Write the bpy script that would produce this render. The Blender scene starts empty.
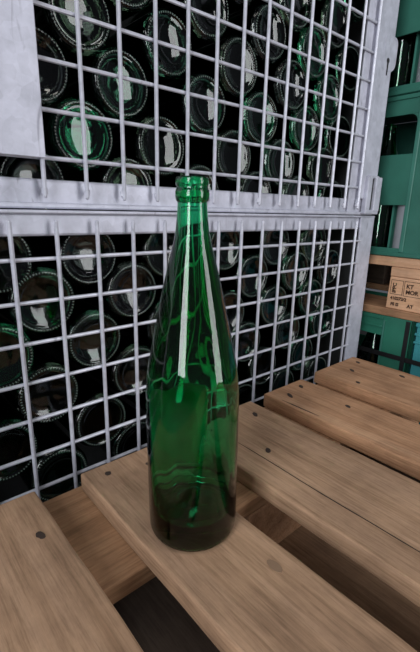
import bpy, bmesh, math, random
from mathutils import Vector, Matrix, noise
random.seed(11)
C = bpy.context.scene.collection
R = math.radians

# ------------------------------------------------------------------ materials
def new_mat(name):
    m = bpy.data.materials.new(name); m.use_nodes = True
    nt = m.node_tree; nt.nodes.clear()
    out = nt.nodes.new('ShaderNodeOutputMaterial')
    return m, nt, out

def N(nt, t, **kw):
    n = nt.nodes.new(t)
    for k, v in kw.items():
        if k in n.inputs: n.inputs[k].default_value = v
        else: setattr(n, k, v)
    return n

def ramp(nt, stops):
    r = nt.nodes.new('ShaderNodeValToRGB')
    el = r.color_ramp.elements
    while len(el) < len(stops): el.new(.5)
    for e, (p, c) in zip(el, stops): e.position = p; e.color = (*c, 1)
    return r

def wood(name, cols, grain=.75, rough=.75, axis='Y'):
    m, nt, out = new_mat(name)
    L = nt.links.new
    tc = N(nt, 'ShaderNodeTexCoord'); oi = N(nt, 'ShaderNodeObjectInfo')
    off = N(nt, 'ShaderNodeVectorMath', operation='SCALE'); off.inputs[0].default_value = (3.1, 7.7, 5.3)
    L(oi.outputs['Random'], off.inputs['Scale'])
    add = N(nt, 'ShaderNodeVectorMath', operation='ADD')
    L(tc.outputs['Object'], add.inputs[0]); L(off.outputs[0], add.inputs[1])
    mp = N(nt, 'ShaderNodeMapping')
    mp.inputs['Scale'].default_value = (60, 2.2, 60) if axis == 'Y' else (2.2, 60, 60)
    L(add.outputs[0], mp.inputs['Vector'])
    n1 = N(nt, 'ShaderNodeTexNoise', Scale=1.0, Detail=6.0, Roughness=.6, Distortion=.6)
    L(mp.outputs[0], n1.inputs['Vector'])
    n2 = N(nt, 'ShaderNodeTexNoise', Scale=11.0, Detail=5.0, Roughness=.65)
    L(add.outputs[0], n2.inputs['Vector'])
    r1 = ramp(nt, [(.28, cols[0]), (.5, cols[1]), (.72, cols[2])])
    L(n1.outputs['Fac'], r1.inputs['Fac'])
    r2 = ramp(nt, [(.3, (.72, .70, .70)), (.62, (1.08, 1.06, 1.04))])
    L(n2.outputs['Fac'], r2.inputs['Fac'])
    mix = N(nt, 'ShaderNodeMix', data_type='RGBA', blend_type='MULTIPLY')
    mix.inputs['Factor'].default_value = 1
    L(r1.outputs[0], mix.inputs[6]); L(r2.outputs[0], mix.inputs[7])
    # fine dark specks and saw marks
    mpf = N(nt, 'ShaderNodeMapping')
    mpf.inputs['Scale'].default_value = (420, 26, 420) if axis == 'Y' else (26, 420, 420)
    L(add.outputs[0], mpf.inputs['Vector'])
    n3 = N(nt, 'ShaderNodeTexNoise', Scale=1.0, Detail=4.0, Roughness=.7)
    L(mpf.outputs[0], n3.inputs['Vector'])
    r3 = ramp(nt, [(.30, (.62, .60, .58)), (.5, (1, 1, 1)), (.68, (1.22, 1.22, 1.22))])
    L(n3.outputs['Fac'], r3.inputs['Fac'])
    mix2 = N(nt, 'ShaderNodeMix', data_type='RGBA', blend_type='MULTIPLY')
    mix2.inputs['Factor'].default_value = grain
    L(mix.outputs[2], mix2.inputs[6]); L(r3.outputs[0], mix2.inputs[7])
    b = N(nt, 'ShaderNodeBsdfPrincipled', Roughness=rough)
    b.inputs['Specular IOR Level'].default_value = .25
    L(mix2.outputs[2], b.inputs['Base Color'])
    bp = N(nt, 'ShaderNodeBump', Strength=.35, Distance=.0012)
    L(n1.outputs['Fac'], bp.inputs['Height']); L(bp.outputs[0], b.inputs['Normal'])
    L(b.outputs[0], out.inputs['Surface'])
    return m

def metal(name, c0, c1, rough=.5, metallic=.25, scale=26):
    m, nt, out = new_mat(name); L = nt.links.new
    tc = N(nt, 'ShaderNodeTexCoord')
    n1 = N(nt, 'ShaderNodeTexNoise', Scale=float(scale), Detail=6.0, Roughness=.65); L(tc.outputs['Object'], n1.inputs['Vector'])
    n2 = N(nt, 'ShaderNodeTexVoronoi', Scale=95.0); L(tc.outputs['Object'], n2.inputs['Vector'])
    r = ramp(nt, [(.3, c0), (.62, c1)]); L(n1.outputs['Fac'], r.inputs['Fac'])
    r2 = ramp(nt, [(0, (.9, .9, .9)), (1, (1.06, 1.06, 1.06))]); L(n2.outputs['Color'], r2.inputs['Fac'])
    mix = N(nt, 'ShaderNodeMix', data_type='RGBA', blend_type='MULTIPLY'); mix.inputs['Factor'].default_value = 1
    L(r.outputs[0], mix.inputs[6]); L(r2.outputs[0], mix.inputs[7])
    # thin dark scratches
    mp = N(nt, 'ShaderNodeMapping'); mp.inputs['Scale'].default_value = (90, 90, 18); mp.inputs['Rotation'].default_value = (.3, .5, .2)
    L(tc.outputs['Object'], mp.inputs['Vector'])
    n3 = N(nt, 'ShaderNodeTexNoise', Scale=1.0, Detail=4.0, Distortion=1.2); L(mp.outputs[0], n3.inputs['Vector'])
    r3 = ramp(nt, [(.27, (.45, .44, .45)), (.36, (1, 1, 1))]); L(n3.outputs['Fac'], r3.inputs['Fac'])
    mix2 = N(nt, 'ShaderNodeMix', data_type='RGBA', blend_type='MULTIPLY'); mix2.inputs['Factor'].default_value = .7
    L(mix.outputs[2], mix2.inputs[6]); L(r3.outputs[0], mix2.inputs[7])
    b = N(nt, 'ShaderNodeBsdfPrincipled', Roughness=rough, Metallic=metallic)
    L(mix2.outputs[2], b.inputs['Base Color'])
    bp = N(nt, 'ShaderNodeBump', Strength=.2, Distance=.001); L(n1.outputs['Fac'], bp.inputs['Height']); L(bp.outputs[0], b.inputs['Normal'])
    L(b.outputs[0], out.inputs['Surface'])
    return m

def plastic(name, col, rough=.45):
    m, nt, out = new_mat(name); L = nt.links.new
    tc = N(nt, 'ShaderNodeTexCoord')
    n1 = N(nt, 'ShaderNodeTexNoise', Scale=14.0, Detail=5.0); L(tc.outputs['Object'], n1.inputs['Vector'])
    r = ramp(nt, [(.3, tuple(.82 * x for x in col)), (.7, tuple(1.12 * x for x in col))]); L(n1.outputs['Fac'], r.inputs['Fac'])
    b = N(nt, 'ShaderNodeBsdfPrincipled', Roughness=rough); L(r.outputs[0], b.inputs['Base Color'])
    L(b.outputs[0], out.inputs['Surface'])
    return m

def flat(name, col, rough=.6):
    return plastic(name, col, rough)

def glass(name, tint, density=None, absorb=None, rough=0.0):
    m, nt, out = new_mat(name); L = nt.links.new
    b = N(nt, 'ShaderNodeBsdfPrincipled', Roughness=rough, IOR=1.5)
    b.inputs['Base Color'].default_value = (*tint, 1)
    b.inputs['Transmission Weight'].default_value = 1
    # faint waviness of moulded glass
    tc = N(nt, 'ShaderNodeTexCoord')
    mp = N(nt, 'ShaderNodeMapping'); mp.inputs['Scale'].default_value = (1, 1, .35); L(tc.outputs['Object'], mp.inputs['Vector'])
    n1 = N(nt, 'ShaderNodeTexNoise', Scale=32.0, Detail=2.0); L(mp.outputs[0], n1.inputs['Vector'])
    bp = N(nt, 'ShaderNodeBump', Strength=.22, Distance=.0012); L(n1.outputs['Fac'], bp.inputs['Height']); L(bp.outputs[0], b.inputs['Normal'])
    L(b.outputs[0], out.inputs['Surface'])
    if density:
        v = N(nt, 'ShaderNodeVolumeAbsorption', Density=density); v.inputs['Color'].default_value = (*absorb, 1)
        L(v.outputs[0], out.inputs['Volume'])
    return m

M = {}
M['board'] = wood('board_wood', [(.28, .170, .100), (.40, .253, .156), (.47, .305, .197)])
M['board_warm'] = wood('warm_board_wood', [(.33, .178, .094), (.47, .264, .148), (.54, .325, .192)])
M['stringer'] = wood('stringer_wood', [(.27, .15, .08), (.40, .23, .125), (.46, .28, .16)], axis='X')
M['pine'] = wood('pale_pine', [(.60, .34, .19), (.72, .43, .26), (.80, .50, .32)], grain=.4)
M['galv'] = metal('galvanised_steel', (.385, .39, .455), (.51, .515, .60))
M['galv_wire'] = metal('galvanised_wire', (.45, .455, .52), (.58, .585, .665), rough=.42, scale=60)
M['dark_sheet'] = metal('dark_floor_and_blocker_sheet', (.012, .013, .013), (.02, .021, .022), metallic=0, rough=.8)  # near-black, for the crate floors and the added light blockers
M['recess'] = flat('dark_recess', (.02, .02, .022), .9)
M['hero'] = glass('green_bottle_glass', (.74, .97, .90), 640, (.02, .835, .60))
M['cg0'] = glass('dark_green_glass', (.08, .28, .165))
M['cg1'] = glass('olive_green_glass', (.11, .20, .12))
M['cg2'] = glass('smoky_dark_glass', (.13, .165, .15))
M['cg3'] = glass('bright_green_glass', (.05, .46, .21))
M['dimmed0'] = glass('dimmed_dark_green_glass', (.07, .24, .14), rough=.07)  # darker, rougher glass copies that dim the lower crate's reflections
M['dimmed1'] = glass('dimmed_olive_glass', (.09, .17, .10), rough=.07)
M['dimmed2'] = glass('dimmed_smoky_glass', (.11, .14, .125), rough=.07)
M['dimmed3'] = glass('dimmed_bright_green_glass', (.05, .44, .20), rough=.07)
M['knurl'] = flat('scuffed_glass_knurling', (.16, .22, .19), .25)
M['crate'] = plastic('green_crate_plastic', (.035, .17, .125))
M['crate_rib'] = plastic('green_crate_rib_plastic', (.05, .21, .16))
M['crate_low'] = plastic('bright_green_crate_plastic', (.03, .20, .13))
M['crate_blue'] = plastic('turquoise_crate_plastic', (.05, .30, .33))
M['strap'] = flat('black_strap', (.008, .008, .009), .5)
M['pale_reflection'] = plastic('pale_reflection_glass', (.42, .44, .48), .15)  # pale colour stands in for bright reflections on the bottle
M['shaded'] = wood('painted_shade_wood', [(.05, .036, .026), (.075, .055, .042), (.10, .075, .058)])  # wood colour darkened in place of shade between and inside pallets
M['ink'] = flat('stamp_ink', (.05, .022, .013), .8)
M['nail'] = flat('rusty_nail', (.045, .028, .02), .7)
M['concrete'] = flat('concrete', (.10, .095, .09), .9)
M['wallm'] = flat('dark_wall_plaster', (.06, .06, .06), .9)

# ------------------------------------------------------------------ mesh helpers
def link(name, bm, mat, parent=None, smooth=False, loc=None):
    me = bpy.data.meshes.new(name); bm.to_mesh(me); bm.free()
    if mat is not None: me.materials.append(M[mat])
    if smooth:
        for p in me.polygons: p.use_smooth = True
    o = bpy.data.objects.new(name, me); C.objects.link(o)
    if parent is not None: o.parent = parent
    if loc is not None: o.location = loc
    return o

def thing(name, label, cat, loc=(0, 0, 0), rot=(0, 0, 0), group=None):
    o = bpy.data.objects.new(name, None); C.objects.link(o)
    o.empty_display_size = .05
    o.location = loc; o.rotation_euler = rot
    o['label'] = label; o['category'] = cat
    if group: o['group'] = group
    return o

def box(bm, x0, x1, y0, y1, z0, z1, bev=0.0, seg=2):
    t = bmesh.new()
    bmesh.ops.create_cube(t, size=1)
    bmesh.ops.scale(t, vec=(x1 - x0, y1 - y0, z1 - z0), verts=t.verts)
    bmesh.ops.translate(t, vec=((x0 + x1) / 2, (y0 + y1) / 2, (z0 + z1) / 2), verts=t.verts)
    if bev: bmesh.ops.bevel(t, geom=t.edges[:], offset=bev, segments=seg, profile=.5, affect='EDGES')
    merge(bm, t)

def merge(bm, t, mtx=None):
    me = bpy.data.meshes.new('tmp'); t.to_mesh(me); t.free()
    if mtx is not None: me.transform(mtx)
    bm.from_mesh(me); bpy.data.meshes.remove(me)

def rod(bm, a, b, r, n=8, round_ends=True):
    a, b = Vector(a), Vector(b); d = (b - a).normalized()
    u = d.orthogonal().normalized(); v = d.cross(u)
    prof = [(0, 0.02), (.0, 1)] if not round_ends else [(-.9, .12), (-.55, .75), (0, 1)]
    rings = []
    stations = [(a + d * r * s, r * k) for s, k in prof] + [(b - d * r * s, r * k) for s, k in reversed(prof)]
    for p, rr in stations:
        rings.append([bm.verts.new(p + (u * math.cos(2 * math.pi * i / n) + v * math.sin(2 * math.pi * i / n)) * rr) for i in range(n)])
    for q, w in zip(rings, rings[1:]):
        for i in range(n): bm.faces.new((q[i], q[(i + 1) % n], w[(i + 1) % n], w[i]))
    bm.faces.new(rings[0][::-1]); bm.faces.new(rings[-1])

def lathe(bm, prof, n=48):
    """revolve (r, z) pairs about Z; faces turn outward when z rises along an outer wall"""
    rings = []
    for r, z in prof:
        if r < 1e-6: rings.append([bm.verts.new((0, 0, z))])
        else: rings.append([bm.verts.new((r * math.cos(2 * math.pi * i / n), r * math.sin(2 * math.pi * i / n), z)) for i in range(n)])
    for q, w in zip(rings, rings[1:]):
        for i in range(n):
            j = (i + 1) % n
            if len(q) == 1: bm.faces.new((q[0], w[j], w[i]))
            elif len(w) == 1: bm.faces.new((q[i], q[j], w[0]))
            else: bm.faces.new((q[i], q[j], w[j], w[i]))

def smooth_profile(pts, k=4):
    """Catmull-Rom through the points"""
    out = []
    for i in range(len(pts) - 1):
        p0 = pts[max(i - 1, 0)]; p1 = pts[i]; p2 = pts[i + 1]; p3 = pts[min(i + 2, len(pts) - 1)]
        for s in range(k):
            t = s / k
            q = []
            for c in (0, 1):
                a, b, cc, d = p0[c], p1[c], p2[c], p3[c]
                q.append(.5 * (2 * b + (cc - a) * t + (2 * a - 5 * b + 4 * cc - d) * t * t + (3 * b - a - 3 * cc + d) * t ** 3))
            out.append((max(q[0], 0), q[1]))
    out.append(pts[-1])
    return out

def plank(name, x0, x1, y0, y1, z0, z1, mat, parent, seed=0, long='Y', rough=.0011, nails=()):
    """a sawn board: bevelled edges that wander a little, a rough end grain"""
    bm = bmesh.new()
    box(bm, x0, x1, y0, y1, z0, z1, .0022, 2)
    n = 26
    for i in range(1, n):
        if long == 'Y': co, no = (0, y0 + (y1 - y0) * i / n, 0), (0, 1, 0)
        else: co, no = (x0 + (x1 - x0) * i / n, 0, 0), (1, 0, 0)
        bmesh.ops.bisect_plane(bm, geom=bm.verts[:] + bm.edges[:] + bm.faces[:], plane_co=co, plane_no=no)
    for v in bm.verts:
        p = v.co
        a = noise.noise(Vector((p.x * 14 + seed * 9.1, p.y * 14, p.z * 14 + seed))) * rough
        b = noise.noise(Vector((p.x * 14 + seed * 3.3 + 50, p.y * 14, p.z * 14))) * rough
        c = noise.noise(Vector((p.x * 70 + seed, p.y * 3 + 20, p.z * 50)))
        v.co.x += a * 1.6; v.co.z += b * .5
        if long == 'Y' and abs(p.y - y1) < .003: v.co.y += c * .0025
    bm.normal_update()
    # local origin at the board's middle, so that the grain runs with the board
    cx, cy, cz = (x0 + x1) / 2, (y0 + y1) / 2, (z0 + z1) / 2
    bmesh.ops.translate(bm, vec=(-cx, -cy, -cz), verts=bm.verts)
    o = link(name, bm, mat, parent, loc=(cx, cy, cz))
    for k, (nx, ny, ln, ang) in enumerate(nails):
        t = bmesh.new()
        bmesh.ops.create_circle(t, cap_ends=True, segments=14, radius=1)
        geo = bmesh.ops.extrude_face_region(t, geom=t.faces[:])
        bmesh.ops.translate(t, vec=(0, 0, .0014), verts=[g for g in geo['geom'] if isinstance(g, bmesh.types.BMVert)])
        for v in t.verts:
            w = 1 + .25 * noise.noise(Vector((v.co.x * 2 + k, v.co.y * 2, seed)))
            v.co.x *= .0034 * w; v.co.y *= .0034 * ln * w
        bmesh.ops.recalc_face_normals(t, faces=t.faces)
        no = link('nail', t, 'nail', o, loc=(nx - cx, ny - cy, z1 - cz - .0009))
        no.rotation_euler = (0, 0, ang)
    return o

def crack(board, x, y0, y1, w, seed=0):
    bm = bmesh.new(); n = 24; rows = []
    bx, by, bz = board.location
    top = max(v.co.z for v in board.data.vertices)
    for i in range(n + 1):
        f = i / n; y = y0 + (y1 - y0) * f
        cx = x + noise.noise(Vector((y * 9, seed, 0))) * .0025
        ww = w * math.sin(math.pi * min(max(f, .02), .98)) * (.6 + .5 * noise.noise(Vector((y * 60, seed, 3))))
        rows.append([bm.verts.new((cx - bx + k * ww, y - by, top + dz)) for k, dz in ((-1, -.0016), (-1, .0001), (1, .0001), (1, -.0016))])
    for a, b in zip(rows, rows[1:]):
        for k in range(4): bm.faces.new((a[k], a[(k + 1) % 4], b[(k + 1) % 4], b[k]))
    bm.faces.new(rows[0]); bm.faces.new(rows[-1][::-1])
    bmesh.ops.recalc_face_normals(bm, faces=bm.faces)
    return link('crack', bm, 'nail', board)

def copy_tree(o, parent=None):
    c = o.copy(); C.objects.link(c)
    if parent is not None: c.parent = parent
    for ch in list(o.children): copy_tree(ch, c)
    return c

# ------------------------------------------------------------------ setting
FLOOR = -.726
bm = bmesh.new(); box(bm, -4, 4, -4, 2.2, FLOOR - .1, FLOOR)
o = link('floor', bm, 'concrete'); o['kind'] = 'structure'
bm = bmesh.new(); box(bm, -4, 4, 2.2, 2.35, FLOOR - .1, 3.2)
o = link('wall_back', bm, 'wallm'); o['kind'] = 'structure'

# ------------------------------------------------------------------ pallets under the bottle
XS = [(-.1685, -.0235), (.026, .1225), (.1775, .3165), (.352, .456), (.5035, .643)]
YE = [-.073, -.077, -.068, -.065, -.060]           # where each top board ends before the cage
NAILS = [[(-.041, -.141, 1.7, .3), (-.13, -.13, 1.3, 0)],
         [(.0508, -.0964, 1.1, 0), (.097, -.11, 1.0, .2)],
         [(.288, -.1057, 1.9, -.5), (.2302, -.1818, 1.6, -.7), (.21, -.10, 1.2, 0)],
         [(.4268, -.0862, 1.8, -.6), (.3823, -.0971, 2.6, -.5), (.423, -.18, 1.6, -.5)],
         [(.618, -.0861, 1.8, -.5), (.6164, -.1775, 2.0, -.5), (.568, -.102, 2.2, -.6), (.5234, -.14, 1.4, -.4)]]
def make_pallet(label, z, detailed=True):
    t = thing('wooden_pallet', label, 'pallet', (0, 0, z), group='stack of wooden pallets')
    for k, ((x0, x1), ye) in enumerate(zip(XS, YE)):
        plank('deck_board', x0, x1, -1.27, ye, -.022, 0, 'board_warm' if k in (3, 4) else 'board', t, seed=k + 1, nails=NAILS[k])
    for k, yc in enumerate((-.1405, -.67, -1.1975)):
        plank('stringer_board', -.1685, .643, yc - .0725, yc + .0725, -.044, -.0222, 'stringer', t, seed=20 + k, long='X')
        for q, (a, b) in enumerate(((-.1685, -.0685), (.1655, .3105), (.543, .643))):
            bm = bmesh.new(); box(bm, a, b, yc - .0725, yc + .0725, -.1218, -.0442, .003)
            link('block', bm, 'board_warm', t)
    for q, (a, b) in enumerate(((-.1685, -.0685), (.1655, .3105), (.543, .643))):
        plank('bottom_board', a, b, -1.27, -.068, -.144, -.122, 'board', t, seed=40 + q)
    return t
top_pallet = make_pallet('worn brown wooden pallet the green bottle stands on', 0)
deck = [c for c in top_pallet.children if c.name.startswith('deck_board')]
deck.sort(key=lambda c: c.location.x)
knot = None
M['knot'] = flat('knot_wood', (.265, .165, .10), .8)
def add_knot(board, x, y, r, seed):
    bx, by, bz = board.location; top = max(v.co.z for v in board.data.vertices)
    bm = bmesh.new(); n = 22
    for zz in (-.0012, .00012): [bm.verts.new((x - bx + r * (.55 + .1 * noise.noise(Vector((math.cos(2 * math.pi * i / n), math.sin(2 * math.pi * i / n), seed)))) * math.cos(2 * math.pi * i / n), y - by + r * math.sin(2 * math.pi * i / n) * (1 + .2 * noise.noise(Vector((i * .6, seed, 0)))), top + zz)) for i in range(n)]
    bm.verts.ensure_lookup_table(); v = bm.verts
    bm.faces.new(v[n:2 * n]); bm.faces.new(v[0:n][::-1])
    for i in range(n): bm.faces.new((v[i], v[(i + 1) % n], v[n + (i + 1) % n], v[n + i]))
    bmesh.ops.recalc_face_normals(bm, faces=bm.faces)
    return link('knot', bm, 'knot', board)
add_knot(deck[1], .1, -.303, .008, 3)
cracks = [crack(deck[2], .213, -.42, -.13, .0007, 2), crack(deck[3], .3585, -.17, -.10, .0016, 5), crack(deck[0], -.115, -.30, -.085, .0007, 9)]
for k, lb in enumerate(('shade-darkened pallet directly under the one carrying the bottle', 'third wooden pallet down in the stack below the bottle',
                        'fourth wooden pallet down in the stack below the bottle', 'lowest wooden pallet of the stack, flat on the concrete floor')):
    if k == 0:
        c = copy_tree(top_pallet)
        for ch in list(c.children):                      # same boards, their colour darkened to stand in for shade
            ch.data = ch.data.copy(); ch.data.materials[0] = M['shaded']
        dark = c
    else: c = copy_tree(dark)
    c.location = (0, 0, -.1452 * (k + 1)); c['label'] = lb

# ------------------------------------------------------------------ the green bottle
outer = [(0, .020), (.012, .0180), (.022, .0120), (.030, .0025), (.0345, .0003), (.0370, .0004), (.0395, .0022), (.0410, .0060), (.0415, .012),
         (.0416, .030), (.0415, .060), (.0414, .100), (.0412, .130), (.0403, .148), (.0385, .163), (.0331, .190), (.0268, .220), (.0206, .247),
         (.0172, .260), (.0140, .274), (.0124, .287), (.0116, .2975), (.0119, .2992), (.0129, .3006), (.0134, .3040), (.0130, .3075),
         (.0122, .3088), (.0121, .3103), (.0127, .3116), (.0129, .3140), (.0124, .3164), (.0112, .3174)]
inner = [(.0100, .3170), (.0093, .3150), (.0092, .306), (.0091, .298), (.0096, .287), (.0105, .274), (.0122, .260), (.0143, .247), (.0190, .220), (.0252, .190),
         (.0322, .163), (.0362, .148), (.0384, .130), (.0389, .100), (.0390, .060), (.0380, .030), (.0370, .027), (.0345, .0205), (.0300, .0200), (.022, .0250), (.012, .0310), (0, .0330)]
loop = smooth_profile(outer + inner, 4)
def piece(lo, hi):
    """runs of the glass loop between two heights, each an open surface that meets the next piece edge to edge"""
    runs, cur = [], []
    for i in range(len(loop) - 1):
        zm = (loop[i][1] + loop[i + 1][1]) / 2
        if lo <= zm < hi or False:
            if not cur: cur = [loop[i]]
            cur.append(loop[i + 1])
        elif cur: runs.append(cur); cur = []
    if cur: runs.append(cur)
    return runs
b0 = Vector((.0783, -.2175, .0006))
bottle = thing('glass_bottle', 'tall empty green glass bottle standing upright on the pallet boards', 'bottle', b0)
for nm, lo, hi in (('base', -1, .034), ('body', .034, .2985), ('lip', .2985, 1)):
    bm = bmesh.new()
    for run in piece(lo, hi): lathe(bm, run, 96)
    bmesh.ops.remove_doubles(bm, verts=bm.verts, dist=1e-7)
    for v in bm.verts:                      # the inside of a blown wall is uneven: long soft ripples
        rr = math.hypot(v.co.x, v.co.y)
        if rr > .008 and .035 < v.co.z < .29:
            want = None
            for (ra, za), (rb, zb_) in zip(inner, inner[1:]):
                if zb_ <= v.co.z <= za: want = ra + (rb - ra) * (za - v.co.z) / max(za - zb_, 1e-9)
            if want is not None and abs(rr - want) < .0012:
                f = min(1, (v.co.z - .035) / .03, (.29 - v.co.z) / .03)
                d = noise.noise(Vector((v.co.x * 75, v.co.y * 75, v.co.z * 9))) * .0011 + noise.noise(Vector((v.co.x * 30, v.co.y * 30, v.co.z * 22 + 7))) * .0009
                k_ = (rr + d * f) / rr; v.co.x *= k_; v.co.y *= k_
    link(nm, bm, 'hero', bottle, smooth=True)
# paper label on the far side of the glass, towards the cage
m_, nt_, out_ = new_mat('label_paper')
d_ = N(nt_, 'ShaderNodeBsdfDiffuse'); d_.inputs['Color'].default_value = (.85, .85, .82, 1)
t_ = N(nt_, 'ShaderNodeBsdfTranslucent'); t_.inputs['Color'].default_value = (.85, .85, .82, 1)
x_ = N(nt_, 'ShaderNodeMixShader'); x_.inputs[0].default_value = .3
fn_ = N(nt_, 'ShaderNodeTexNoise', Scale=300.0); r_ = ramp(nt_, [(.3, (.78, .78, .75)), (.7, (.86, .86, .83))])
nt_.links.new(fn_.outputs['Fac'], r_.inputs['Fac']); nt_.links.new(r_.outputs[0], d_.inputs['Color'])
nt_.links.new(d_.outputs[0], x_.inputs[1]); nt_.links.new(t_.outputs[0], x_.inputs[2]); nt_.links.new(x_.outputs[0], out_.inputs['Surface'])
M['paper'] = m_
bm = bmesh.new(); n = 40
back = Vector((.637, .7706)); rgt = Vector((.7706, -.637))
vo, vi = [], []
for zi in range(2):
    for (lst, r_) in ((vi, .04172), (vo, .04184)):
        row = []
        for i in range(n + 1):
            p = R(-78 + 94 * i / n); d = back * math.cos(p) + rgt * math.sin(p)
            row.append(bm.verts.new((d.x * r_, d.y * r_, (.040, .134)[zi])))
        lst.append(row)
for i in range(n):
    bm.faces.new((vo[0][i], vo[0][i + 1], vo[1][i + 1], vo[1][i])); bm.faces.new((vi[0][i + 1], vi[0][i], vi[1][i], vi[1][i + 1]))
    for z_ in (0, 1):
        f = (vo[z_][i], vi[z_][i], vi[z_][i + 1], vo[z_][i + 1]); bm.faces.new(f if z_ == 0 else f[::-1])
bm.faces.new((vo[0][0], vo[1][0], vi[1][0], vi[0][0])); bm.faces.new((vo[0][n], vi[0][n], vi[1][n], vo[1][n]))
bmesh.ops.recalc_face_normals(bm, faces=bm.faces)
link('back_label', bm, 'paper', bottle, smooth=False)
# slight lean towards the camera's left
bottle.rotation_euler = Matrix.Rotation(R(-.75), 4, Vector((.66, .75, 0))).to_euler()

# ------------------------------------------------------------------ wire crates
def wire_panel(bm, xs, zs, ztop, zbot, xl, xr, r=.00262, y=0.0, blobs=None):
    for x in xs:
        rod(bm, (x, y, zbot), (x, y, ztop), r)
        if blobs:
            for bz in blobs:
                t = bmesh.new(); bmesh.ops.create_icosphere(t, subdivisions=1, radius=.0042)
                for v in t.verts:
                    v.co *= 1 + .35 * noise.noise(v.co * 300 + Vector((x * 40, bz * 40, 1)))
                merge(bm, t, Matrix.Translation((x + random.uniform(-.002, .002), y + .002, bz)) @ Matrix.Diagonal((1, .8, 1.3, 1)))
    for z in zs: rod(bm, (xl, y + .0045, z), (xr, y + .0045, z), r * .92)

def sheet_with_edge(bm, *a, **k): box(bm, *a, **k)

# lower crate : front wires in the plane y = 0
def lower_crate():
    t = thing('wire_crate', 'lower galvanised wire crate, at pallet level, filled with bottles', 'crate', (0, 0, 0), group='stacked wire crates')
    xr, xl, zt, zb, dep = .785, -.455, .2875, FLOOR + .10, .835
    bm = bmesh.new(); box(bm, xl, xr, .0105, .022, .2605, .2865, .003); box(bm, xl, xr, .0045, .03, .2855, .2895, .0015); link('top_rail', bm, 'galv', t)
    bm = bmesh.new(); box(bm, xl, xr, .0105, .022, zb, zb + .05, .003); link('bottom_rail', bm, 'galv', t)
    for y0, y1, x0, x1, o0 in ((.0055, .05, .727, xr, xr - .006), (.0055, .05, xl, xl + .058, xl), (dep - .045, dep, .727, xr, xr - .006), (dep - .045, dep, xl, xl + .058, xl)):
        bm = bmesh.new(); ya, yb = (y0, y0 + .0045) if y0 < .1 else (y1 - .0045, y1)
        box(bm, x0, x1, ya, yb, zb - .02, .2868, .0016, 3); box(bm, o0, o0 + .006, y0 + .001, y1 - .001, zb - .02, .2866, .0016, 2); link('corner_post', bm, 'galv', t)
    for x0 in (xl, xr - .058):
        for y0 in (.0055, dep - .055):
            bm = bmesh.new(); box(bm, x0, x0 + .058, y0, y0 + .05, FLOOR, zb - .0205, .004); link('foot', bm, 'galv', t)
    bm = bmesh.new()
    xs = [.05 * i for i in range(-7, 15)]
    zs = [.2355 - .0488 * j for j in range(0, 16)]
    wire_panel(bm, xs, zs, .2765, zb + .035, xl + .05, .7315, blobs=None)
    link('mesh_panel', bm, 'galv_wire', t)
    for nm, x in (('side_rail', xr - .03), ('side_rail', xl)):
        bm = bmesh.new(); box(bm, x, x + .03, .051, dep - .046, .2605, .2865, .002); box(bm, x, x + .03, .051, dep - .046, zb, zb + .05, .002); link(nm, bm, 'galv', t)
    for x in (xr - .006, xl + .006):
        bm = bmesh.new()
        for k in range(15): rod(bm, (x, .07 + .05 * k, zb + .03), (x, .07 + .05 * k, .275), .0028, 6)
        for j in range(16): rod(bm, (x - .004, .05, .2355 - .0488 * j), (x - .004, dep - .045, .2355 - .0488 * j), .0026, 6)
        link('side_mesh', bm, 'galv_wire', t)
    for x in (xl + .014, xr - .016):
        bm = bmesh.new(); box(bm, x, x + .002, .03, dep - .05, zb + .05, .286); link('side_light_blocker', bm, 'dark_sheet', t)  # added dark sheets, stop light coming through the side mesh
    bm = bmesh.new(); box(bm, xl + .018, xr - .018, .40, .403, zb + .05, .28); link('mid_light_blocker', bm, 'dark_sheet', t)  # added dark sheet behind the bottles, keeps the interior black
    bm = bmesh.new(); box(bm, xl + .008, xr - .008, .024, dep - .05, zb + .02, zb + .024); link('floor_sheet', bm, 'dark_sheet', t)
    bm = bmesh.new(); box(bm, xl + .058, xr - .058, dep - .012, dep - .008, zb + .05, .286); link('back_light_blocker', bm, 'dark_sheet', t)  # added sheet, blocks light from the rear
    return t
low_crate = lower_crate()

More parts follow.
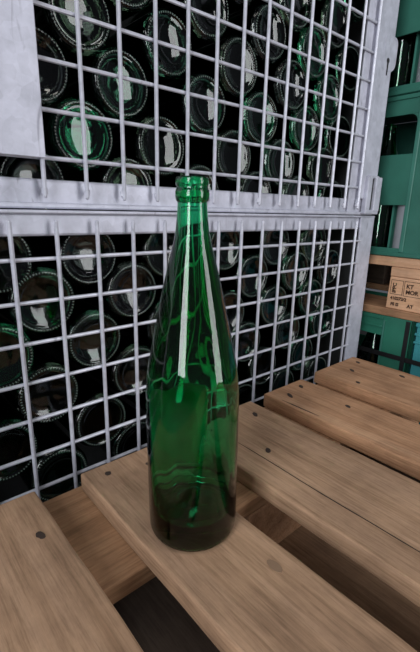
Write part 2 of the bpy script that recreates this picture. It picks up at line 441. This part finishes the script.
UX, UY, UZ, URZ = .046, .0146, .4944, -.0224
def upper_crate():
    t = thing('wire_crate', 'upper galvanised wire crate with a blank sheet plate, stacked over the other', 'crate', (UX, UY, UZ), (0, 0, URZ), group='stacked wire crates')
    xr, xl, dep = .7195, -.5205, .835
    zb, zt = .2915 - UZ, .70
    bm = bmesh.new(); box(bm, xl, xr, .0105, .022, zb, .3235 - UZ, .003); box(bm, xl, xr, .0035, .03, zb - .0008, .2975 - UZ, .0022); link('bottom_rail', bm, 'galv', t)
    bm = bmesh.new(); box(bm, xl, xr, .0105, .022, zt - .035, zt, .003); link('top_rail', bm, 'galv', t)
    for y0, y1, x0, x1, o0 in ((.0065, .05, .623, xr, xr - .006), (.0065, .05, xl, xl + .11, xl), (dep - .045, dep, .623, xr, xr - .006), (dep - .045, dep, xl, xl + .11, xl)):
        bm = bmesh.new(); ya, yb = (y0, y0 + .0045) if y0 < .1 else (y1 - .0045, y1)
        box(bm, x0, x1, ya, yb, zb + .001, zt - .001, .0016, 3); box(bm, o0, o0 + .006, y0 + .001, y1 - .001, zb + .001, zt - .0015, .0016, 2); link('corner_post', bm, 'galv', t)
    # front post: raised folded flange and stacking lug with a keyhole
    bm = bmesh.new(); box(bm, .652, .7185, .0012, .0062, .3240 - UZ, zt - .02, .002); link('post_flange', bm, 'galv', t)
    bm = bmesh.new()
    seg = 16
    zc, hz, w0, w1 = .604 - UZ, .031, .683, .7315
    pts = [(w0, zc - hz)] + [(w1 - .020 + .020 * math.sin(a), zc - hz + .020 - .020 * math.cos(a)) for a in [math.pi / 2 * i / seg for i in range(seg + 1)]] \
        + [(w1 - .012 + .012 * math.cos(a), zc + hz - .012 + .012 * math.sin(a)) for a in [math.pi / 2 * i / seg for i in range(seg + 1)]] + [(w0, zc + hz)]
    f = [bm.verts.new((x, .0008, z)) for x, z in pts]; g = [bm.verts.new((x, .0058, z)) for x, z in pts]
    bm.faces.new(f); bm.faces.new(g[::-1])
    for i in range(len(pts)): bm.faces.new((f[i], g[i], g[(i + 1) % len(pts)], f[(i + 1) % len(pts)]))
    bmesh.ops.recalc_face_normals(bm, faces=bm.faces)
    lug = link('stacking_lug', bm, 'galv', t)
    bm = bmesh.new()
    kp = [(.0048 * math.cos(a), .0048 * math.sin(a)) for a in [R(-60) + R(300) * i / 14 for i in range(15)]] + [(-.0010, -.026), (.0016, -.026)]
    f = [bm.verts.new((.700 + x, -.0002, .590 - UZ + z)) for x, z in kp]; g = [bm.verts.new((.700 + x, +.0006, .590 - UZ + z)) for x, z in kp]
    bm.faces.new(f); bm.faces.new(g[::-1])
    for i in range(len(kp)): bm.faces.new((f[i], g[i], g[(i + 1) % len(kp)], f[(i + 1) % len(kp)]))
    bmesh.ops.recalc_face_normals(bm, faces=bm.faces)
    link('keyhole', bm, 'recess', lug)
    # bracket at the foot of the post
    bm = bmesh.new()
    box(bm, .701, .7255, -.0075, .006, .2985 - UZ, .3700 - UZ, .0025, 3); box(bm, .672, .690, -.0055, .006, .2985 - UZ, .3700 - UZ, .0022, 3)
    box(bm, .672, .7255, -.0065, .006, .2925 - UZ, .3020 - UZ, .0025, 3); box(bm, .680, .715, -.0052, .006, .3665 - UZ, .3725 - UZ, .002, 3)
    br = link('corner_bracket', bm, 'galv', t)
    bm = bmesh.new(); box(bm, .6895, .7015, -.0012, .0005, .3015 - UZ, .3670 - UZ); link('slot', bm, 'recess', br)
    bm = bmesh.new()
    wire_panel(bm, [.05 * i for i in range(-8, 14)], [-.0495 * j for j in range(-4, 4)], zt - .01, .3045 - UZ, xl + .1, .6550, blobs=(.3105 - UZ,))
    link('mesh_panel', bm, 'galv_wire', t)
    bm = bmesh.new(); box(bm, -.30, .0022, -.0058, -.0035, .3445 - UZ, .640 - UZ, .0008); link('sheet_plate', bm, 'galv', t)
    for x in (xr - .006, xl + .006):
        bm = bmesh.new()
        for k in range(15): rod(bm, (x, .07 + .05 * k, zb + .02), (x, .07 + .05 * k, zt - .01), .0028, 6)
        for j in range(-12, 4): rod(bm, (x - .004, .05, -.0495 * j), (x - .004, dep - .045, -.0495 * j), .0026, 6)
        link('side_mesh', bm, 'galv_wire', t)
    for nm, x in (('side_rail', xr - .03), ('side_rail', xl)):
        bm = bmesh.new(); box(bm, x, x + .03, .051, dep - .046, zb, .3235 - UZ, .002); box(bm, x, x + .03, .051, dep - .046, zt - .035, zt, .002); link(nm, bm, 'galv', t)
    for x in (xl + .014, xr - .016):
        bm = bmesh.new(); box(bm, x, x + .002, .03, dep - .05, zb + .035, zt - .04); link('side_light_blocker', bm, 'dark_sheet', t)  # added dark sheets that shut out light from the sides
    bm = bmesh.new(); box(bm, xl + .018, xr - .018, .40, .403, zb + .01, zt - .04); link('mid_light_blocker', bm, 'dark_sheet', t)  # added dark sheet, blackens the depth behind the bottles
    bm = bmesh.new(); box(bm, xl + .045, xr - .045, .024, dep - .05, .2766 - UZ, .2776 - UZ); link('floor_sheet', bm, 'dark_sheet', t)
    bm = bmesh.new(); box(bm, xl + .11, xr - .11, dep - .012, dep - .008, zb + .01, zt); link('back_light_blocker', bm, 'dark_sheet', t)  # added sheet closing the back against light
    return t
up_crate = upper_crate()

# ------------------------------------------------------------------ bottles lying in the crates, bases outward
def caged_proto(name, mat, punt, rad):
    o_ = [(0, punt), (rad * .30, punt * .93), (rad * .55, punt * .68), (rad * .72, punt * .32), (rad * .80, .0016), (rad * .86, 0), (rad * .92, .0008), (rad * .975, .0042), (rad, .010),
          (rad, .05), (rad, .12), (rad * .985, .150), (rad * .84, .183), (rad * .52, .235), (rad * .34, .262), (.0125, .29), (.0135, .297), (.0125, .302)]
    w = .003
    i_ = [(.0095, .302), (.0095, .29), (rad * .34 - w, .262), (rad * .52 - w, .235), (rad * .84 - w, .183), (rad * .985 - w, .150), (rad - w, .12), (rad - w, .05), (rad - w, .016), (rad * .86, .010),
          (rad * .72, .0085), (rad * .55, punt * .68 + .006), (rad * .30, punt * .93 + .005), (0, punt + .005)]
    lp = smooth_profile(o_ + i_, 3)
    def run(sel):
        bm = bmesh.new(); cur = []
        runs = []
        for i in range(len(lp) - 1):
            zm = (lp[i][1] + lp[i + 1][1]) / 2
            inb = zm < .012 or i < 15 or i > len(lp) - 12
            if inb == sel:
                if not cur: cur = [lp[i]]
                cur.append(lp[i + 1])
            elif cur: runs.append(cur); cur = []
        if cur: runs.append(cur)
        for q in runs: lathe(bm, q, 40)
        bmesh.ops.remove_doubles(bm, verts=bm.verts, dist=1e-7)
        return bm
    root = bpy.data.objects.new(name, None); root.empty_display_size = .03
    C.objects.link(root)
    link('body', run(False), mat, root, smooth=True)
    link('base', run(True), mat, root, smooth=True)
    bm = bmesh.new(); n = 60
    for k in range(n):
        a = 2 * math.pi * k / n
        t = bmesh.new(); bmesh.ops.create_icosphere(t, subdivisions=1, radius=.0009)
        merge(bm, t, Matrix.Translation((rad * .865 * math.cos(a), rad * .865 * math.sin(a), -.0001)) @ Matrix.Rotation(a, 4, 'Z') @ Matrix.Diagonal((1.7, .8, .7, 1)))
    link('knurled_ring', bm, 'knurl', root, smooth=True)
    return root
protos = {}
SPEC = [('cg0', .0085, .0420), ('cg1', .0065, .0420), ('cg2', .0100, .0415), ('cg3', .0070, .0420),
        ('dimmed0', .0085, .0420), ('dimmed1', .0065, .0420), ('dimmed2', .0100, .0415), ('dimmed3', .0070, .0420)]
ORD = ['first', 'second', 'third', 'fourth', 'fifth', 'sixth', 'seventh', 'eighth', 'ninth', 'tenth']
TINT = ['dark green', 'olive green', 'smoky dark', 'bright green']
def caged(x, y, z, kind, label, group, spin):
    if kind not in protos: root = protos[kind] = caged_proto('wine_bottle', *SPEC[kind])
    else: root = copy_tree(protos[kind])
    root.location = (x, y, z)
    tx, tz = random.uniform(-1.2, 1.2), random.uniform(-1.2, 1.2)
    root.rotation_euler = (R(-90 + tx), 0, R(tz))
    root['label'] = label; root['category'] = 'bottle'; root['group'] = group

KL = {(0, 1): 0, (1, 0): 1}
# rows as (height, x positions from the photograph's left to the corner post)
low_rows = [(.2330, [-.135, -.007, .109, .232, .356, .488, .612]), (.1765, [-.083, .043, .173, .299, .429, .558, .680]),
            (.114, [-.015, .110, .240, .370, .494, .620]), (.050, [-.083, .040, .176, .301, .418, .545, .672]),
            (-.013, [-.020, .112, .237, .352, .473, .602]), (-.076, [-.083, .045, .172, .298, .414, .541, .668])]
up_rows = [(.3210, [-.092, .042, .170, .296, .424, .540, .660]), (.3790, [-.02, .110, .225, .366, .487, .615]),
           (.4445, [-.092, .055, .166, .305, .428, .552, .668]), (.5080, [-.03, .112, .238, .372, .503, .620]),
           (.5700, [.052, .175, .308, .438, .561, .680]), (.6330, [.112, .238, .370, .500, .620]), (.6960, [.176, .300, .435, .560, .680]), (.759, [.37, .50, .62])]
rk = random.Random(5)
LOWK = {(1, 1): 0, (3, 0): 0}
def fill(rows, y0, z_off, where, grp, kinds, slope=0.0, up=False):
    for r_, (z, xs) in enumerate(rows):
        n = len(xs)
        for k, x in enumerate(xs):
            kind = kinds.get((r_, k), rk.choice([0, 0, 1, 1, 2]))
            pos = ORD[n - 1 - k]
            lab = f"{TINT[kind]} bottle base, {pos} from corner post, {ORD[r_]} row {'up' if up else 'down'}, {where}"
            yy = y0 + slope * x + rk.choice([0, .002, .004, .006, .009, .012] if up else [0, .001, .002, .004, .006, .008])
            k_ = (yy + .475) / .515          # spacing was measured a little nearer or further
            caged(-.133 + (x + .133) * k_ + rk.uniform(-.0015, .0015), yy, .294 + (z - .294) * k_ + rk.uniform(-.0008, .0008), kind if up else kind + 4, lab, grp, 0)
fill(low_rows, .030, 0, 'lower wire crate', 'bottles lying in the lower wire crate', {(1, 1): 0, (1, 2): 2, (0, 1): 1, (0, 2): 2, (2, 1): 0, (2, 0): 3})
fill(up_rows, .045, 0, 'upper wire crate', 'bottles lying in the upper wire crate', {(1, 1): 3, (1, 4): 0, (2, 4): 3, (3, 5): 3, (2, 2): 0, (2, 5): 3, (4, 4): 3}, slope=-.0224, up=True)

# ------------------------------------------------------------------ plastic crates on the pallet beyond
CX0, CX1 = .87, 1.17
def plastic_crate(y0, y1, z0, z1, mat, rib, label, holes=True, wlow=None):
    t = thing('plastic_crate', label, 'crate', ((CX0 + CX1) / 2, (y0 + y1) / 2, z0), group='stacked bottle crates')
    ox, oy, oz = (CX0 + CX1) / 2, (y0 + y1) / 2, z0
    h = z1 - z0; H = h / .358
    hx, hy = (CX1 - CX0) / 2, (y1 - y0) / 2
    wx = .0045
    wl, wh = -.054, .078          # window from / to, along y from the middle
    rows = [(.020 * H, .120 * H), (.233 * H, .316 * H)]
    def side(bm, sx):
        a, b = (sx * hx, sx * (hx - wx)) if sx < 0 else (sx * (hx - wx), sx * hx)
        # end panels, bands between the windows
        box(bm, a, b, -hy, wl, 0.0, h, .0012); box(bm, a, b, wh, hy, 0.0, h, .0012)
        for q0, q1 in ((0, rows[0][0]), (rows[0][1], rows[1][0]), (rows[1][1], h)):
            box(bm, a, b, wl - .002, wh + .002, q0, q1, .0012)
        # rounded window corners
        for (q0, q1) in rows[1:]:
            for (cy, sy) in ((wl, 1), (wh, -1)):
                pts = [(0, 0)] + [(.016 - .016 * math.sin(t_), .016 - .016 * math.cos(t_)) for t_ in [math.pi / 2 * i / 6 for i in range(7)]]
                f = [bm.verts.new((a + .0004, cy + sy * p, q1 - q)) for p, q in pts]; g = [bm.verts.new((b - .0004, cy + sy * p, q1 - q)) for p, q in pts]
                fs = [bm.faces.new(f), bm.faces.new(g[::-1])]
                for i in range(len(pts)): fs.append(bm.faces.new((f[i], g[i], g[(i + 1) % len(pts)], f[(i + 1) % len(pts)])))
                bmesh.ops.recalc_face_normals(bm, faces=fs)
    bm = bmesh.new()
    side(bm, -1); side(bm, 1)
    for s in (-1, 1):
        y_a, y_b = (-hy, -hy + wx) if s < 0 else (hy - wx, hy)
        box(bm, -hx, hx, y_a, y_b, 0, h, .0012)
    box(bm, -hx, hx, -hy, hy, .002, .006)
    link('shell', bm, mat, t)
    # raised rim ledges and base lip
    bm = bmesh.new()
    box(bm, -hx - .004, -hx + .001, -hy - .001, hy + .001, h - .010, h - .001, .0012)
    link('rim', bm, mat, t)
    bm = bmesh.new(); box(bm, -hx - .004, -hx + .001, -hy - .001, hy + .001, .001, .010, .0012)
    link('base_lip', bm, mat, t)
    for yy in (wl - .006, wh + .006):
        bm = bmesh.new(); box(bm, -hx - .0045, -hx + .001, yy - .0065, yy + .0045, .011, h - .011, .002)
        link('rib', bm, rib, t)
    bm = bmesh.new()
    for k in range(1, 4): box(bm, -hx + .026, hx - wx, -hy + k * hy / 2 - .0175, -hy + k * hy / 2 - .0125, .006, h * .58)
    for k in range(1, 3): box(bm, -hx + k * 2 * hx / 3 - .0015, -hx + k * 2 * hx / 3 + .0015, -hy + wx, hy - wx, .006, h * .58)
    link('divider', bm, rib, t)
    t.location = (ox, oy, oz)
    return t

CY0, CY1 = -.167, .233
plastic_crate(CY0, CY1, .1945, .5535, 'crate', 'crate_rib', 'green plastic bottle crate resting directly on the stamped pallet')
plastic_crate(CY0, CY1, .5545, .9135, 'crate', 'crate_rib', 'green plastic bottle crate on top, beside the keyhole lug of upper wire crate')
plastic_crate(CY0 + .401, CY1 + .401, .1945, .5535, 'crate', 'crate_rib', 'green plastic bottle crate behind the wire crates, on the stamped pallet')
plastic_crate(CY0 + .401, CY1 + .401, .5545, .9135, 'crate', 'crate_rib', 'green plastic bottle crate behind the wire crates, topmost of its pile')

# upright bottles inside these crates
def standing_proto(mat):
    rad = .039
    o_ = [(0, .008), (.02, .006), (.032, .0005), (.036, 0), (.0385, .004), (rad, .012), (rad, .10), (rad, .165), (.035, .19), (.022, .235), (.015, .262), (.0125, .285), (.0135, .292), (.0125, .30)]
    i_ = [(.0095, .30), (.0095, .285), (.012, .262), (.019, .235), (.032, .19), (rad - .003, .165), (rad - .003, .10), (rad - .003, .014), (.03, .009), (0, .013)]
    root = bpy.data.objects.new('crated_bottle', None); root.empty_display_size = .03; C.objects.link(root)
    lp = smooth_profile(o_ + i_, 3)
    cut = lambda z: z > .255
    for nm, sel in (('body', False), ('neck', True)):
        bm = bmesh.new(); cur = []; runs = []
        for i in range(len(lp) - 1):
            if cut((lp[i][1] + lp[i + 1][1]) / 2) == sel:
                if not cur: cur = [lp[i]]
                cur.append(lp[i + 1])
            elif cur: runs.append(cur); cur = []
        if cur: runs.append(cur)
        for q in runs: lathe(bm, q, 32)
        bmesh.ops.remove_doubles(bm, verts=bm.verts, dist=1e-7)
        link(nm, bm, mat, root, smooth=True)
    return root
sp_g, sp_p = standing_proto('cg3'), standing_proto('pale_reflection')
first = {'g': True, 'p': True}
def stand(k, x, y, z, label):
    src = sp_g if k == 'g' else sp_p
    if first[k]: o = src; first[k] = False
    else: o = copy_tree(src)
    o.location = (x, y, z); o['label'] = label; o['category'] = 'bottle'; o['group'] = 'bottles standing in the plastic crates'
stand('g', .917, .0615, .2015, 'green bottle upright in the plastic crate resting on the stamped pallet')
stand('p', .917, -.0245, .2015, 'pale reflection-coloured bottle upright in the plastic crate resting on the stamped pallet')
stand('g', .917, .0615, .5615, 'green bottle upright in the topmost plastic crate, next to a pale one')
stand('p', .917, -.0245, .5615, 'pale reflection-coloured bottle upright in the topmost plastic crate, next to a green one')

sp_d = standing_proto('cg0')  # dark bottles added to blacken the lower crate's lit window
for k, (yy, lb) in enumerate(((.030, 'added dark green bottle, darkening the strapped green crate at its open window'), (.120, 'added dark green bottle, darkening the strapped green crate deeper behind the steel post'))):
    o = sp_d if k == 0 else copy_tree(sp_d)
    o.location = (.917, yy, -.2645 + .0068); o['label'] = lb; o['category'] = 'bottle'; o['group'] = 'bottles standing in the plastic crates'
# the stamped pallet that carries them
sp = thing('wooden_pallet', 'pale wooden pallet with stamped block under the green plastic crates', 'pallet', (.87, -.163, .046))
def spart(nm, x0, x1, y0, y1, z0, z1, mat='pine', seed=0, long='Y'):
    return plank(nm, x0 - .87, x1 - .87, y0 + .163, y1 + .163, z0 - .046, z1 - .046, mat, sp, seed=seed, long=long)
for k in range(5): spart('deck_board', .872 + k * .165, .872 + k * .165 + .145, -.163, .637, .1705, .1935, seed=60 + k)
for k in range(3):
    y0 = (-.154, .1645, .492)[k]
    for q in range(3):
        a = .872 + q * .33
        ob = spart('block', a, a + .145, y0, y0 + .145, .0665, .146, 'pine' if k == 0 and q != 1 else 'shaded', seed=70 + 3 * k + q)  # inner blocks coloured dark to paint the shade in the opening
        if k == 0 and q == 0: stamped = ob
for k in range(3): spart('stringer_board', .872, 1.68, (-.154, .1645, .492)[k], (-.154, .1645, .492)[k] + .145, .1465, .170, seed=80 + k, long='X')
for q in range(3): spart('bottom_board', .868 + q * .33, .868 + q * .33 + .145, -.165, .639, .0462, .066, mat='board_warm', seed=90 + q)
# stamps burnt into the block's face (x = const, read from -x: text runs towards -y)
def stamp(body, y, z, size, rot=0.0):
    cu = bpy.data.curves.new('stamp', 'FONT'); cu.body = body; cu.size = size; cu.extrude = .0002; cu.offset = .00045
    cu.materials.append(M['ink'])
    tmp = bpy.data.objects.new('tmp', cu); C.objects.link(tmp)
    bpy.context.view_layer.update()
    me = bpy.data.meshes.new_from_object(tmp.evaluated_get(bpy.context.evaluated_depsgraph_get()))
    bpy.data.objects.remove(tmp)
    o = bpy.data.objects.new('stamp', me); C.objects.link(o); o.parent = stamped
    Mx = Matrix(((0, 0, -1), (-1, 0, 0), (0, 1, 0))).to_4x4()      # text x -> -y, y -> z, normal -> -x
    o.matrix_local = Matrix.Translation(Vector((-.0737, y - (-.0905), z - .1063))) @ Mx @ Matrix.Rotation(rot, 4, 'Z')
    return o
stamp('IPPC', -.0375, .107, .0125, R(90))
stamp('KT', -.062, .1225, .0135); stamp('MOR', -.062, .1085, .0135)
stamp('410272/2', -.0265, .0905, .0105)
stamp('FS IS', -.029, .0755, .0105); stamp('AT', -.070, .0755, .0115)
bm = bmesh.new()
for (ya, yb, za, zb) in ((-.0245, -.0235, .104, .139), (-.054, -.053, .103, .139), (-.054, -.0235, .138, .139), (-.054, -.0235, .1035, .1045), (-.0575, -.0565, .103, .139), (-.12, -.0565, .138, .139), (-.12, -.0565, .1025, .1035)):
    box(bm, -.0736, -.0731, min(ya, yb) + .0905, max(ya, yb) + .0905, za - .1063, zb - .1063)
link('stamp_frame', bm, 'ink', stamped)

# lower plastic crates and their strapping
def low_crate_plastic(y0, y1, z0, z1, mat, rib, label):
    t = thing('plastic_crate', label, 'crate', ((CX0 + CX1) / 2, (y0 + y1) / 2, z0), group='stacked bottle crates')
    h = z1 - z0; hx, hy = .15, (y1 - y0) / 2
    wx = .0045
    wl, wh = -hy + .074, hy - .074
    bm = bmesh.new()
    for s in (-1, 1):
        a, b = (-hx, -hx + wx) if s < 0 else (hx - wx, hx)
        box(bm, a, b, -hy, wl, 0, h, .0012); box(bm, a, b, wh, hy, 0, h, .0012)
        box(bm, a, b, wl - .002, wh + .002, 0, h - .155, .0012); box(bm, a, b, wl - .002, wh + .002, h - .050, h, .0012)
        c, d = (-hy, -hy + wx) if s < 0 else (hy - wx, hy)
        box(bm, -hx, hx, c, d, 0, h, .0012)
    box(bm, -hx, hx, -hy, hy, .002, .006)
    link('shell', bm, mat, t)
    bm = bmesh.new()
    box(bm, -hx - .004, -hx + .001, wl, hy, h - .010, h - .001, .0012)
    link('rim', bm, mat, t)
    for q0, q1 in ((h - .032, h - .026), (h - .052, h - .047)):
        bm = bmesh.new(); box(bm, -hx - .0035, -hx + .001, wl, hy, q0, q1, .0012); link('ledge', bm, mat, t)
    bm = bmesh.new(); box(bm, -hx - .004, -hx + .001, wl - .006, wl - .001, .011, h - .012, .0016); link('rib', bm, rib, t)
    return t
for z0, z1, w1, w2 in ((-.2645, .0455, 'beneath the stamped pallet', 'topmost'), (-.575, -.2655, 'standing under the strapped green crate', 'lower')):
    low_crate_plastic(-.083, .313, z0, z1, 'crate_low', 'crate_rib', f'bright green plastic crate {w1}, at the corner of its pile')
    low_crate_plastic(-.491, -.091, z0, z1, 'crate_blue', 'crate_blue', f'turquoise plastic crate next to the green ones, {w2} of its pile')
    low_crate_plastic(.314, .714, z0, z1, 'crate_low', 'crate_rib', f'bright green plastic crate behind the wire crates, {w2} of its pile')
pl = copy_tree(sp); pl.location = (.87, -.497, FLOOR + .0005)
pl['label'] = 'wooden pallet on the concrete floor under the green and turquoise crates'
for ch in list(pl.children):
    for g in list(ch.children): bpy.data.objects.remove(g)
pl.scale = (1, 1.5, 1)
bm = bmesh.new()
box(bm, .8635, .8650, -.497, .714, -.0595, -.0475, .0004); box(bm, .8635, 1.175, .7145, .716, -.0595, -.0475, .0004); box(bm, .8635, 1.175, -.499, -.4975, -.0595, -.0475, .0004)
o = link('strap', bm, 'strap'); o['label'] = 'black strap running level around the green and turquoise crates'; o['category'] = 'strap'
bm = bmesh.new()
box(bm, .8615, .8630, -.0795, -.0690, -.262, .0440, .0004); 
o = link('strap', bm, 'strap'); o['label'] = 'black strap running upright down the corner of the green crate'; o['category'] = 'strap'

# ------------------------------------------------------------------ light : daylight from openings behind the camera, a dim hall
w = bpy.data.worlds.new('hall'); bpy.context.scene.world = w; w.use_nodes = True
bg = w.node_tree.nodes['Background']; bg.inputs['Color'].default_value = (.80, .85, 1.0, 1); bg.inputs['Strength'].default_value = .10
def area(name, loc, target, sx, sy, power, col):
    l = bpy.data.lights.new(name, 'AREA'); l.shape = 'RECTANGLE'; l.size = sx; l.size_y = sy; l.energy = power; l.color = col
    o = bpy.data.objects.new(name, l); C.objects.link(o); o.location = loc
    o.rotation_euler = (Vector(target) - Vector(loc)).to_track_quat('-Z', 'Y').to_euler()
    return o
area('daylight_opening', (-2.12, -1.18, 1.0), (.05, -.1, .25), .85, 2.0, 60, (.93, .96, 1.0))
area('daylight_side_opening', (1.15, -2.1, .75), (.1, 0, .2), .8, 2.0, 32, (.97, .98, 1.0))
area('ceiling_lamp', (-.5, -.9, 2.9), (-.1, -.2, 0), 1.6, .3, 10, (1, .95, .9))

# ------------------------------------------------------------------ camera
cam = bpy.data.cameras.new('camera'); co = bpy.data.objects.new('camera', cam); C.objects.link(co)
right = Vector((.7532775, -.65728828, .02334788)); upv = Vector((.16267318, .22059092, .9617053)); fwd = Vector((.63726796, .72063289, -.27308935))
mw = Matrix((( right.x, upv.x, -fwd.x, -.1329599), (right.y, upv.y, -fwd.y, -.47475819), (right.z, upv.z, -fwd.z, .294), (0, 0, 0, 1)))
co.matrix_world = mw
cam.sensor_fit = 'VERTICAL'; cam.sensor_height = 36; cam.lens = 409.27 / 652 * 36; cam.clip_start = .01
sc = bpy.context.scene
sc.camera = co
sc.view_settings.view_transform = 'Standard'; sc.view_settings.look = 'None'; sc.view_settings.gamma = 1; sc.view_settings.use_curve_mapping = False
sc.view_settings.exposure = 0.0
sc.cycles.use_denoising = True
sc.cycles.max_bounces = 24; sc.cycles.transmission_bounces = 24; sc.cycles.transparent_max_bounces = 16
